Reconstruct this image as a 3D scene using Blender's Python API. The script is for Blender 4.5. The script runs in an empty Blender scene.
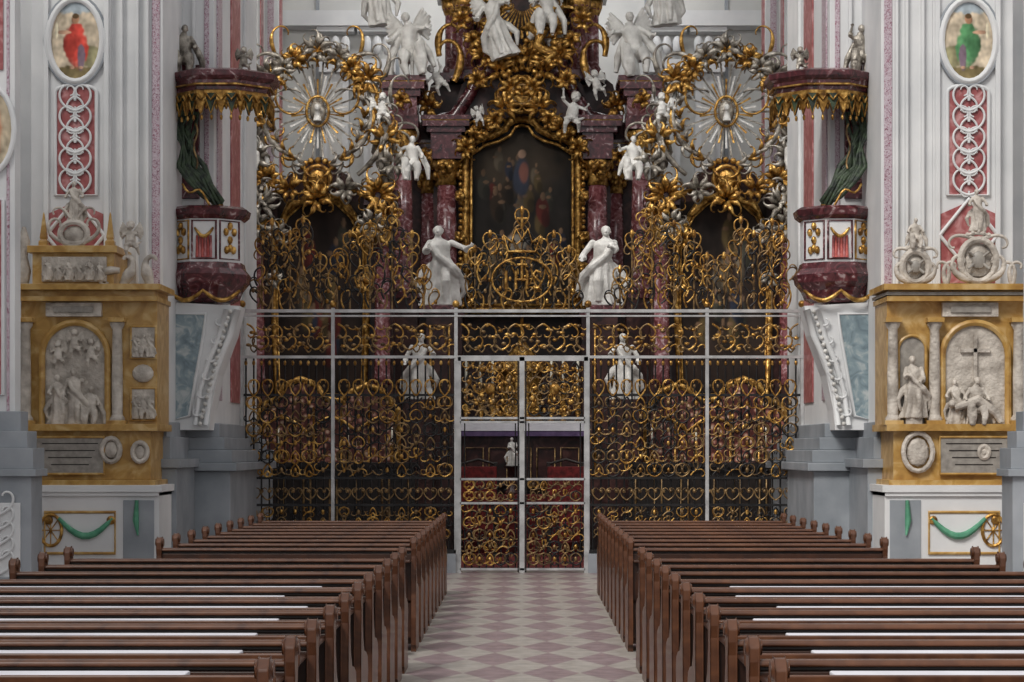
import bpy, math, random
from mathutils import Vector, Matrix, noise
random.seed(3)
F=2300.; VX=522.; VY=450.; H=1.6
pi=math.pi
def A(px,d): return (VX-px)*d/F      # distance from the axis of the church (left-side survey value)
def Z(py,d): return H+(VY-py)*d/F
# ------------------------------------------------------------------ materials
def newmat(name):
    m=bpy.data.materials.new(name); m.use_nodes=True
    nt=m.node_tree; b=nt.nodes['Principled BSDF']; return m,nt,b
def mat(name,stops,scale=4,rough=.5,metal=0.,bump=0.,dist=0.,detail=6,bscale=None,coat=0):
    m,nt,b=newmat(name); n=nt.nodes; l=nt.links
    tc=n.new('ShaderNodeTexCoord'); nz=n.new('ShaderNodeTexNoise')
    nz.inputs['Scale'].default_value=scale; nz.inputs['Detail'].default_value=detail
    nz.inputs['Distortion'].default_value=dist
    l.new(tc.outputs['Object'],nz.inputs['Vector'])
    r=n.new('ShaderNodeValToRGB'); e=r.color_ramp.elements
    while len(e)<len(stops): e.new(.5)
    for k,(p,c) in enumerate(stops):
        e[k].position=p; e[k].color=(c[0],c[1],c[2],1)
    l.new(nz.outputs['Fac'],r.inputs['Fac']); l.new(r.outputs['Color'],b.inputs['Base Color'])
    b.inputs['Roughness'].default_value=rough; b.inputs['Metallic'].default_value=metal
    if coat: b.inputs['Coat Weight'].default_value=coat
    if bump:
        n2=n.new('ShaderNodeTexNoise'); n2.inputs['Scale'].default_value=bscale or scale*4
        n2.inputs['Detail'].default_value=4
        l.new(tc.outputs['Object'],n2.inputs['Vector'])
        bp=n.new('ShaderNodeBump'); bp.inputs['Strength'].default_value=bump; bp.inputs['Distance'].default_value=.03
        l.new(n2.outputs['Fac'],bp.inputs['Height']); l.new(bp.outputs['Normal'],b.inputs['Normal'])
    return m
WHITE=mat('white_stucco',[(.3,(.62,.63,.64)),(.7,(.78,.78,.78))],1.5,.6,bump=.1)
STATUE=mat('white_statue',[(.3,(.46,.445,.42)),(.7,(.76,.745,.71))],6,.45,bump=.5,bscale=14)
RELIEF=mat('alabaster',[(.3,(.32,.28,.24)),(.65,(.66,.60,.53))],7,.5,bump=.6,bscale=25)
CREAM=mat('apse_plaster',[(.3,(.56,.56,.55)),(.7,(.70,.69,.66))],1.,.7)
GREY=mat('grey_stone',[(.3,(.22,.245,.27)),(.7,(.35,.37,.40))],2,.55,bump=.1)
REDM=mat('red_marble',[(.3,(.025,.007,.009)),(.50,(.085,.018,.023)),(.60,(.15,.04,.048)),(.68,(.42,.32,.32))],7,.25,dist=1.6,coat=.2)
DREDM=mat('dark_red_marble',[(.3,(.008,.004,.004)),(.5,(.036,.011,.010)),(.68,(.085,.033,.028))],4,.4,dist=1.2)
COLM=mat('column_marble',[(.3,(.07,.018,.02)),(.46,(.17,.05,.055)),(.57,(.26,.11,.12)),(.67,(.5,.38,.40))],8,.25,dist=1.5,coat=.2)
PINK=mat('red_stucco_marble',[(.3,(.26,.055,.06)),(.5,(.37,.11,.11)),(.7,(.56,.30,.30))],7,.4,dist=1.)
LILAC=mat('lilac_inlay',[(.35,(.22,.08,.12)),(.5,(.6,.53,.58)),(.65,(.30,.12,.17))],22,.4,dist=2.)
BLUEM=mat('blue_marble',[(.3,(.14,.19,.22)),(.5,(.23,.30,.33)),(.7,(.46,.49,.49))],6,.3,dist=1.5)
GOLD=mat('gold_leaf',[(.32,(.12,.055,.014)),(.5,(.38,.20,.045)),(.68,(.80,.50,.15))],13,.35,metal=.7,bump=.5,bscale=22)
OLDGOLD=mat('dim_gilding',[(.35,(.07,.042,.02)),(.65,(.36,.23,.10))],12,.42,metal=.6)
OCHRE=mat('ochre_marble',[(.3,(.33,.17,.04)),(.5,(.48,.28,.075)),(.68,(.62,.43,.19))],5,.35,dist=1.)
SILVER=mat('silvered_carving',[(.35,(.10,.085,.07)),(.65,(.46,.42,.36))],9,.4,metal=.45,bump=.5,bscale=22)
IRON=mat('wrought_iron',[(.3,(.012,.012,.013)),(.7,(.035,.033,.033))],9,.45,metal=.5)
BIRON=mat('bright_iron',[(.3,(.36,.36,.36)),(.7,(.62,.62,.62))],6,.4,metal=.25)
WOOD=mat('pew_wood',[(.3,(.024,.008,.004)),(.7,(.070,.023,.009))],3,.40,dist=2)
WOODL=mat('pew_end_wood',[(.3,(.055,.018,.008)),(.7,(.14,.052,.021))],4,.36,dist=2,coat=.15)
CLOTH_GLARE=mat('white_cloth_and_glare',[(.3,(.66,.65,.71)),(.7,(.80,.79,.84))],5,.8)  # altar linen; also the painted window reflection on near pew ledges
GREEN=mat('green_damask',[(.35,(.006,.012,.008)),(.65,(.05,.08,.04))],14,.5,bump=.4)
GREENP=mat('green_paint',[(.3,(.05,.22,.13)),(.7,(.12,.36,.22))],10,.6)
REDC=mat('red_carpet',[(.3,(.05,.006,.007)),(.6,(.18,.018,.018))],14,.9)
REDCL=mat('red_drapery',[(.3,(.25,.03,.03)),(.6,(.5,.12,.10))],14,.7)
PURP=mat('purple_cloth',[(.3,(.07,.04,.11)),(.7,(.14,.09,.2))],8,.8)
BLACK=mat('black_wood',[(.3,(.008,.006,.006)),(.7,(.028,.02,.017))],5,.4)
SLATE=mat('inscription_slab',[(.3,(.22,.20,.18)),(.7,(.38,.35,.31))],14,.5)
WAX=mat('candle_wax',[(.3,(.8,.76,.62)),(.7,(.86,.82,.7))],5,.5)
def reliq():
    m,nt,b=newmat('reliquary_glass_embroidery'); n=nt.nodes; l=nt.links
    tc=n.new('ShaderNodeTexCoord'); v=n.new('ShaderNodeTexVoronoi'); v.inputs['Scale'].default_value=10
    l.new(tc.outputs['Object'],v.inputs['Vector'])
    r=n.new('ShaderNodeValToRGB'); e=r.color_ramp.elements; e.new(.5)
    for k,(p,c) in enumerate([(.12,(.62,.46,.34)),(.32,(.30,.12,.09)),(.5,(.08,.022,.018))]):
        e[k].position=p; e[k].color=(*c,1)
    l.new(v.outputs['Distance'],r.inputs['Fac']); l.new(r.outputs['Color'],b.inputs['Base Color'])
    b.inputs['Roughness'].default_value=.3; return m
RELIQ=reliq()
def floormat():
    m,nt,b=newmat('diamond_tiles'); n=nt.nodes; l=nt.links
    tc=n.new('ShaderNodeTexCoord'); sp=n.new('ShaderNodeSeparateXYZ'); l.new(tc.outputs['Object'],sp.inputs[0])
    def mth(op,a,bb):
        q=n.new('ShaderNodeMath'); q.operation=op
        for i,v in enumerate((a,bb)):
            if isinstance(v,(int,float)): q.inputs[i].default_value=v
            elif v is not None: l.new(v,q.inputs[i])
        return q.outputs[0]
    u=mth('DIVIDE',sp.outputs['X'],.42); v=mth('DIVIDE',sp.outputs['Y'],1.1)
    cb=n.new('ShaderNodeCombineXYZ'); l.new(mth('ADD',mth('ADD',u,v),100.01),cb.inputs[0]); l.new(mth('ADD',mth('SUBTRACT',u,v),100.01),cb.inputs[1])
    cb.inputs[2].default_value=.5
    ck=n.new('ShaderNodeTexChecker'); ck.inputs['Scale'].default_value=1.0
    l.new(cb.outputs[0],ck.inputs['Vector'])
    nz=n.new('ShaderNodeTexNoise'); nz.inputs['Scale'].default_value=7; nz.inputs['Detail'].default_value=6
    l.new(tc.outputs['Object'],nz.inputs['Vector'])
    def ramp(a,c):
        r=n.new('ShaderNodeValToRGB'); r.color_ramp.elements[0].position=.3; r.color_ramp.elements[1].position=.7
        r.color_ramp.elements[0].color=(*a,1); r.color_ramp.elements[1].color=(*c,1); l.new(nz.outputs['Fac'],r.inputs['Fac']); return r.outputs['Color']
    l.new(ramp((.34,.31,.28),(.50,.46,.42)),ck.inputs['Color1']); l.new(ramp((.23,.165,.175),(.36,.27,.285)),ck.inputs['Color2'])
    l.new(ck.outputs['Color'],b.inputs['Base Color']); b.inputs['Roughness'].default_value=.38
    return m
FLOOR=floormat()
def paintmat():
    m,nt,b=newmat('painted_canvas'); n=nt.nodes; l=nt.links
    c=n.new('ShaderNodeVertexColor'); c.layer_name='Col'
    l.new(c.outputs['Color'],b.inputs['Base Color']); b.inputs['Roughness'].default_value=.6; b.inputs['Specular IOR Level'].default_value=.2; return m
PAINT=paintmat()
# ------------------------------------------------------------------ builders
def group(name,loc=(0,0,0)):
    e=bpy.data.objects.new(name,None); e.location=(0,0,0); e.empty_display_size=.3
    bpy.context.collection.objects.link(e); return e
class MB:
    def __init__(s,sx=1): s.v=[];s.f=[];s.fm=[];s.sm=[];s.mats=[];s.sx=sx
    def mi(s,m):
        if m not in s.mats: s.mats.append(m)
        return s.mats.index(m)
    def add(s,vs,fs,m,smooth=False):
        o=len(s.v); s.v+= [(x*s.sx,y,z) for x,y,z in vs]; i=s.mi(m)
        for f in fs: s.f.append([k+o for k in f]); s.fm.append(i); s.sm.append(smooth)
    def box(s,x0,x1,y0,y1,z0,z1,m):
        s.add([(x,y,z) for x in(x0,x1) for y in(y0,y1) for z in(z0,z1)],
              [(0,1,3,2),(4,6,7,5),(0,4,5,1),(2,3,7,6),(0,2,6,4),(1,5,7,3)],m)
    def prismY(s,p,y0,y1,m):
        n=len(p); s.add([(x,y0,z) for x,z in p]+[(x,y1,z) for x,z in p],
          [list(range(n)),list(range(2*n-1,n-1,-1))]+[(i,(i+1)%n,(i+1)%n+n,i+n) for i in range(n)],m)
    def prismX(s,p,x0,x1,m):
        n=len(p); s.add([(x0,y,z) for y,z in p]+[(x1,y,z) for y,z in p],
          [list(range(n)),list(range(2*n-1,n-1,-1))]+[(i,(i+1)%n,(i+1)%n+n,i+n) for i in range(n)],m)
    def lathe(s,cx,cy,prof,m,n=16,smooth=True,rot=0,sy=1):
        vs=[];fs=[]
        for r,z in prof:
            for k in range(n):
                a=rot+2*pi*k/n; vs.append((cx+r*math.cos(a),cy+sy*r*math.sin(a),z))
        for j in range(len(prof)-1):
            for k in range(n):
                fs.append((j*n+k,j*n+(k+1)%n,(j+1)*n+(k+1)%n,(j+1)*n+k))
        fs.append(list(range(n))[::-1]); fs.append([(len(prof)-1)*n+k for k in range(n)])
        s.add(vs,fs,m,smooth)
    def loft(s,secs,m,n=20,fold=0,nf=7,ph=0):
        vs=[];fs=[]
        for (cx,cy,z,rx,ry,fa) in secs:
            for k in range(n):
                a=2*pi*k/n; q=1+fa*fold*math.sin(nf*a+ph+z*3)+.4*fa*fold*math.sin(nf*1.7*a+1+ph)
                vs.append((cx+rx*q*math.cos(a),cy+ry*q*math.sin(a),z))
        for j in range(len(secs)-1):
            for k in range(n): fs.append((j*n+k,j*n+(k+1)%n,(j+1)*n+(k+1)%n,(j+1)*n+k))
        fs.append(list(range(n))[::-1]); fs.append([(len(secs)-1)*n+k for k in range(n)])
        s.add(vs,fs,m,True)
    def tube(s,pts,rad,m,n=8,closed=False,smooth=True,flat=1):
        P=[Vector(p) for p in pts]; N=len(P)
        if not hasattr(rad,'__len__'): rad=[rad]*N
        vs=[];fs=[]
        up=Vector((0,1,.03)).normalized()
        for i in range(N):
            a=P[i-1] if (i>0 or closed) else P[i]; b=P[(i+1)%N] if (i<N-1 or closed) else P[i]
            t=(b-a); t=t.normalized() if t.length>1e-9 else Vector((0,0,1))
            u=up if abs(t.dot(up))<.95 else Vector((1,0,0))
            e1=t.cross(u).normalized(); e2=t.cross(e1).normalized()
            for k in range(n):
                q=2*pi*(k+.5)/n; c=P[i]+e1*(rad[i]*math.cos(q))+e2*(rad[i]*flat*math.sin(q)); vs.append(tuple(c))
        for i in range(N if closed else N-1):
            j=(i+1)%N
            for k in range(n): fs.append((i*n+k,i*n+(k+1)%n,j*n+(k+1)%n,j*n+k))
        if not closed: fs.append(list(range(n))); fs.append([(N-1)*n+k for k in range(n)][::-1])
        s.add(vs,fs,m,smooth)
    def ell(s,c,r,m,n=10,ax=None):
        if not hasattr(r,'__len__'): r=(r,r,r)
        vs=[(c[0],c[1],c[2]-r[2])];fs=[];K=max(4,n//2)
        for j in range(1,K):
            t=-pi/2+pi*j/K
            for k in range(n):
                a=2*pi*k/n; vs.append((c[0]+r[0]*math.cos(t)*math.cos(a),c[1]+r[1]*math.cos(t)*math.sin(a),c[2]+r[2]*math.sin(t)))
        vs.append((c[0],c[1],c[2]+r[2])); L=len(vs)-1
        for k in range(n): fs.append((0,1+(k+1)%n,1+k)); fs.append((L,L-n+k,L-n+(k+1)%n))
        for j in range(K-2):
            for k in range(n): a=1+j*n; fs.append((a+k,a+(k+1)%n,a+n+(k+1)%n,a+n+k))
        s.add(vs,fs,m,True)
    def frame(s,pts,y,r,m,n=6,closed=True,flat=1):
        s.tube([(x,y,z) for x,z in pts],r,m,n,closed,True,flat)
    def obj(s,name,parent=None,remesh=0,bevel=0):
        me=bpy.data.meshes.new(name); me.from_pydata(s.v,[],s.f)
        for m in s.mats: me.materials.append(m)
        me.polygons.foreach_set('material_index',s.fm); me.polygons.foreach_set('use_smooth',s.sm); me.update()
        o=bpy.data.objects.new(name,me); bpy.context.collection.objects.link(o)
        if parent: o.parent=parent
        if remesh:
            q=o.modifiers.new('r','REMESH'); q.mode='VOXEL'; q.voxel_size=remesh; q.use_smooth_shade=True
        if bevel:
            q=o.modifiers.new('b','BEVEL'); q.width=bevel; q.segments=2; q.limit_method='ANGLE'
        return o
class CB:
    def __init__(s,sx=1): s.s=[]; s.sx=sx
    def line(s,pts,r,cyc=False):
        n=len(pts); rr=r if hasattr(r,'__len__') else [r]*n
        s.s.append(([(p[0]*s.sx,p[1],p[2],q) for p,q in zip(pts,rr)],cyc))
    def curl(s,x,z,y,ang,L,k0,k1,r0,r1,n=20,p=2,bulge=0,swell=0):
        pts=[];rr=[];th=ang;ds=L/n
        for i in range(n+1):
            t=i/n; pts.append((x,y-bulge*math.sin(pi*t),z)); rr.append(r0+(r1-r0)*t+swell*r0*math.sin(pi*min(1,t*1.6))**2)
            th+=(k0+(k1-k0)*t**p)/n; x+=ds*math.cos(th); z+=ds*math.sin(th)
        s.line(pts,rr); return x,z
    def pair(s,x,z,y,ang,L,k0,k1,r0,r1,**k):
        s.curl(x,z,y,ang,L,k0,k1,r0,r1,**k); s.curl(x,z,y,pi-ang,L,-k0,-k1,r0,r1,**k)
    def obj(s,name,m,parent=None,res=1):
        c=bpy.data.curves.new(name,'CURVE'); c.dimensions='3D'; c.bevel_depth=1.; c.bevel_resolution=res; c.use_fill_caps=True
        for pts,cyc in s.s:
            sp=c.splines.new('POLY'); sp.points.add(len(pts)-1)
            sp.points.foreach_set('co',[q for p in pts for q in (p[0],p[1],p[2],1)])
            sp.points.foreach_set('radius',[p[3] for p in pts]); sp.use_cyclic_u=cyc; sp.use_smooth=True
        c.materials.append(m); o=bpy.data.objects.new(name,c); bpy.context.collection.objects.link(o)
        if parent:o.parent=parent
        return o
def arch(x0,x1,z0,z1,n=12,rise=None):
    c=(x0+x1)/2; r=abs(x1-x0)/2; rise=rise or r
    return [(x0,z0)]+[(c+(x0-c)*math.cos(pi*k/n),z1-rise+rise*math.sin(pi*k/n)) for k in range(n+1)]+[(x1,z0)]
def oval(cx,cz,rx,rz,n=24): return [(cx+rx*math.cos(2*pi*k/n),cz+rz*math.sin(2*pi*k/n)) for k in range(n)]
def rect(x0,x1,z0,z1): return [(x0,z0),(x1,z0),(x1,z1),(x0,z1)]
def painting(name,x0,x1,z0,z1,y,base,blobs,parent,shape='rect',nx=70,nz=90,sx=1,seed=0,sharp=6):
    vs=[];fs=[];cols=[]
    for j in range(nz+1):
        for i in range(nx+1):
            u=i/nx;v=j/nz; vs.append(((x0+(x1-x0)*u)*sx,y,z0+(z1-z0)*v))
            q=noise.noise(Vector((u*5+seed,v*6,seed*3.1)))+.5*noise.noise(Vector((u*15,v*18+seed,2.)))
            c=[max(0,b*(1+.7*q)) for b in base]
            for (bu,bv,ru,rv,bc) in blobs:
                d=((u-bu)/ru)**2+((v-bv)/rv)**2
                if d>4: continue
                d+=.6*q
                w=1/(1+math.exp(min(40,(d-1)*sharp)))
                sh=1+.6*q-.3*(u-bu)/ru
                c=[a*(1-w)+b*w*sh for a,b in zip(c,bc)]
            cols+= [max(0,c[0]),max(0,c[1]),max(0,c[2]),1]
    for j in range(nz):
        for i in range(nx):
            u=(i+.5)/nx;v=(j+.5)/nz
            if shape=='oval' and (2*u-1)**2+(2*v-1)**2>1: continue
            a=j*(nx+1)+i; fs.append((a,a+1,a+nx+2,a+nx+1))
    me=bpy.data.meshes.new(name); me.from_pydata(vs,[],fs); me.materials.append(PAINT)
    at=me.color_attributes.new('Col','FLOAT_COLOR','POINT'); at.data.foreach_set('color',cols)
    o=bpy.data.objects.new(name,me); bpy.context.collection.objects.link(o)
    if parent:o.parent=parent
    return o
def figures(seed,n,u0,u1,v0,v1,sz,dim=1):
    """little painted people: robe, second robe colour, head, arm"""
    rd=random.Random(seed); out=[]
    for k in range(n):
        u=rd.uniform(u0,u1); v=rd.uniform(v0,v1); s=sz*rd.uniform(.8,1.2)
        c=rd.choice([(.24,.04,.03),(.05,.06,.10),(.22,.15,.06),(.12,.11,.08),(.28,.22,.15),(.08,.05,.03)]); c=[q*dim for q in c]
        sk=[q*dim for q in (.40,.24,.14)]
        out+=[(u,v,s*.9,s*1.1,c),(u+s*.4,v-s*.6,s*.6,s*.7,[q*.5 for q in c]),(u+rd.uniform(-.4,.4)*s,v+s*1.25,s*.33,s*.33,sk),(u+rd.uniform(-.8,.8)*s,v+s*.4,s*.5,s*.16,sk)]
    return out
# ------------------------------------------------------------------ sculpted figures
def statue(name,x,y,z,h,pose='stand',hl=(-.2,-.15,.62),hr=(.2,-.15,.62),wings=False,flat=1.,m=None,parent=None,turn=0,lean=0,sx=1,seed=0):
    m=m or STATUE; b=MB(); rnd=random.Random(seed+7)
    def arm(sh,hd,r):
        sgn=-1 if sh[0]<0 else 1
        mid=[(a+c)/2 for a,c in zip(sh,hd)]; e=(mid[0]+sgn*.045,mid[1]+.02,mid[2]-.05)
        b.tube([sh,e,hd],[r,r*.85,r*.5],m,8); b.ell(sh,r,m); b.ell(e,r*.85,m)
        b.tube([e,((e[0]+hd[0])/2,(e[1]+hd[1])/2,(e[2]+hd[2])/2-.03)],[r*.9,r*1.25],m,8)
        d=Vector(hd)-Vector(e); d.normalize(); c=Vector(hd)+d*.025
        b.ell(tuple(c),(.022,.014,.026),m)
        si=Vector((0,1,0)).cross(d); si=si.normalized() if si.length>.1 else Vector((1,0,0))
        for k in range(4):
            o=c+si*(.013*(k-1.5)); ln=(.035,.045,.042,.03)[k]
            b.tube([tuple(o),tuple(o+d*ln*.6),tuple(o+d*ln+Vector((0,-.012,-.004)))],[.0075,.007,.005],m,6)
        b.tube([tuple(c-si*.018),tuple(c-si*.04+d*.02)],[.008,.006],m,6)
    def head(cx,cy,cz,s=1):
        b.tube([(cx*.9,cy+.012,cz-.1*s),(cx,cy+.01,cz)],[.034*s,.03*s],m,8)
        b.ell((cx,cy,cz),(.046*s,.056*s,.066*s),m,14); b.ell((cx,cy+.018*s,cz+.018*s),(.056*s,.055*s,.06*s),m,12)
        b.ell((cx,cy-.056*s,cz-.006*s),(.010*s,.018*s,.018*s),m,8); b.ell((cx,cy-.046*s,cz-.036*s),(.02*s,.014*s,.014*s),m,8)
        for k in range(7):
            a=rnd.uniform(0,2*pi); b.ell((cx+.045*s*math.cos(a),cy+.02+.03*s*math.sin(a),cz+rnd.uniform(-.02,.05)*s),.02*s,m,6)
    def drape(n,zt,zb,R):
        for k in range(n):
            a=rnd.uniform(-pi,.0); x0_=.09*math.cos(a); y0_=.08*math.sin(a)
            b.tube([(x0_,y0_,zt),(x0_*1.3+rnd.uniform(-.04,.04),y0_*1.35,(zt*1.2+zb*.8)/2),(x0_*1.6+rnd.uniform(-.03,.03),y0_*1.5,zb)],[.02,R,R*.8],m,6)
    if pose in('stand','fly'):
        S=[(0,.20,.15,1),(.04,.195,.145,1),(.18,.16,.13,1),(.34,.15,.12,.8),(.5,.135,.11,.5),(.6,.095,.08,.3),(.68,.105,.083,.2),(.76,.118,.08,.1),(.81,.1,.06,0),(.845,.042,.04,0),(.87,.036,.036,0)]
        b.loft([(.035*math.sin(pi*q[0]*1.4),-.02*q[0],q[0],q[1],q[2],q[3]) for q in S],m,36,.2,6,seed)
        ox=.035*math.sin(pi*1.3); head(ox+.01,-.03,.925)
        b.tube([(.055,-.06,.52),(.07,-.14,.3),(.06,-.12,.05)],[.055,.055,.035],m,8)
        b.tube([(-.1,-.07,.78),(-.02,-.125,.62),(.14,-.11,.47),(.23,-.02,.36),(.27,.03,.18),(.2,.05,.08)],[.03,.04,.055,.06,.045,.02],m,8)
        b.tube([(.1,.02,.79),(.02,.1,.6),(-.16,.06,.44),(-.25,.02,.30),(-.2,.02,.12)],[.04,.05,.06,.05,.02],m,8)
        drape(5,.55,.03,.026)
        arm((-.11,0,.79),hl,.04); arm((.125,0,.79),hr,.04); W=(0,.06,.76)
    elif pose=='seat':
        S=[(.2,.15,.13,.7),(.3,.14,.13,.5),(.42,.1,.085,.3),(.52,.11,.085,.2),(.6,.12,.08,.1),(.65,.1,.06,0),(.69,.042,.04,0),(.72,.036,.036,0)]
        b.loft([(.03*math.sin(q[0]*5),0,q[0],q[1],q[2],q[3]) for q in S],m,28,.14,6,seed); head(.02,-.02,.775)
        for s_ in(-1,1):
            b.tube([(s_*.06,0,.27),(s_*.11,-.2,.33-.04*s_),(s_*.13,-.2,.15),(s_*.1,-.24,.0)],[.09,.08,.06,.035],m,10)
        b.tube([(-.06,-.14,.3),(-.08,-.22,.15),(-.1,-.2,0)],[.06,.07,.06],m,8)
        b.tube([(.1,.03,.62),(.22,.05,.42),(.30,0,.25),(.32,0,.02)],[.04,.06,.06,.03],m,8)
        b.tube([(-.1,.03,.55),(-.2,.03,.3),(-.26,0,.1)],[.03,.06,.03],m,8); drape(4,.3,.0,.03)
        arm((-.11,0,.63),(hl[0],hl[1],hl[2]-.16),.038); arm((.12,0,.63),(hr[0],hr[1],hr[2]-.16),.038); W=(0,.06,.6)
    else: # putto
        b.loft([(0,0,.3,.1,.09,0),(0,-.01,.36,.13,.11,0),(0,-.02,.45,.13,.115,0),(0,0,.55,.115,.09,0),(0,0,.63,.11,.075,0),(0,0,.68,.05,.05,0)],m,16)
        b.ell((0,-.02,.80),(.095,.1,.11),m,14); b.ell((0,.02,.83),(.105,.1,.1),m,12); b.ell((0,-.12,.79),.02,m,6)
        b.ell((-.05,-.09,.76),.035,m,6); b.ell((.05,-.09,.76),.035,m,6)
        k=rnd.choice((-1,1))
        b.tube([(-.06,0,.34),(-.1,-.1,.2),(-.08,0,.04)],[.075,.055,.03],m,8); b.ell((-.08,-.03,.03),(.03,.05,.02),m,6)
        b.tube([(.06,0,.34),(.17,-.1,.27),(.2,.03,.12)],[.075,.055,.03],m,8); b.ell((.2,0,.1),(.03,.05,.02),m,6)
        b.tube([(-.15,-.05,.32),(0,-.1,.36),(.15,-.03,.34),(.26,.03,.42)],[.03,.05,.045,.02],m,6)
        arm((-.11,0,.61),hl,.04); arm((.11,0,.61),hr,.04); W=(0,.06,.6)
    if wings:
        for s_ in(-1,1):
            for k in range(8):
                t=k/7; tip=(s_*(.17+.13*math.sin(.4+t*2.2)),.13,W[2]+.30-.42*t)
                b.tube([(s_*.03,W[1],W[2]-.02*t),(s_*(.13+.03*t),.12,W[2]+.14-.14*t),tip],[.025,.05,.018],m,8)
    M=Matrix.Translation((x,y,z))@Matrix.Diagonal((sx*h,h*flat,h,1))@Matrix.Rotation(turn,4,'Z')@Matrix.Translation((0,0,.4))@Matrix.Rotation(lean,4,'Y')@Matrix.Translation((0,0,-.4))
    b.v=[tuple(M@Vector(p)) for p in b.v]
    return b.obj(name,parent,remesh=max(.008,h*.0095))
def ornament(cb,cx,cz,y,R,n,r,seed,a0=0,a1=2*pi,bulge=.12):
    rd=random.Random(seed)
    for k in range(int(n*1.6)):
        a=a0+(a1-a0)*(k+.5)/n+rd.uniform(-.3,.3); s=1 if k%2 else -1; q=rd.uniform(.7,1.15)
        cb.curl(cx+.2*R*math.cos(a),cz+.2*R*math.sin(a),y-rd.uniform(0,.1),a-s*.4,R*q*1.35,s*rd.uniform(.2,1.2),s*rd.uniform(5,11),r*1.0,r*.3,n=14,bulge=bulge,swell=.9)
# ------------------------------------------------------------------ room shell
b=MB(); b.box(-9,9,-3,48,-.1,0,FLOOR); b.obj('floor')
b=MB(); b.box(-5.3,5.3,31.96,46.5,12.01,12.3,CREAM); b.obj('ceiling')
b=MB(); b.box(-5.3,5.3,46,46.5,0,12,CREAM)
for s in(-1,1):
    for (x0,x1) in ((2.6,3.15),(3.45,3.95)):
        b.box(s*x0,s*x1,45.75,46.02,0,9.1,WHITE); b.box(s*(x0-.08),s*(x1+.08),45.6,46.02,9.1,9.35,WHITE)
        b.box(s*(x0+.12),s*(x1-.12),45.72,45.76,4,8.9,CREAM)
        b.box(s*(x0-.12),s*(x1+.12),45.6,46.02,9.9,10.0,WHITE)
        for q in(-1,0,1): b.ell((s*((x0+x1)/2+q*.2),45.6,9.62),(.1,.1,.2),WHITE)
    b.box(s*2.4,s*4.9,45.5,46.02,10.0,10.3,WHITE)
    b.box(s*4.05,s*4.12,45.95,46.02,3,12,GREY); b.box(s*2.45,s*2.52,45.95,46.02,3,12,GREY)
b.obj('wall_back')
for s,nm in((-1,'wall_left'),(1,'wall_right')):
    b=MB(s); b.box(4.95,5.3,31.96,46.5,0,12,CREAM); b.box(5.35,9,27.92,28.2,0,12,WHITE); b.box(8.7,9,-3,27.9,0,12,WHITE)
    for y in (33,39,41,44.3):
        b.box(4.7,4.96,y,y+.9,0,12,WHITE); b.box(4.68,4.7,y+.25,y+.65,5,11,PINK)
        b.box(4.78,4.9,y-.03,y,5.2,11,LILAC)
    b.obj(nm)
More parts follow.
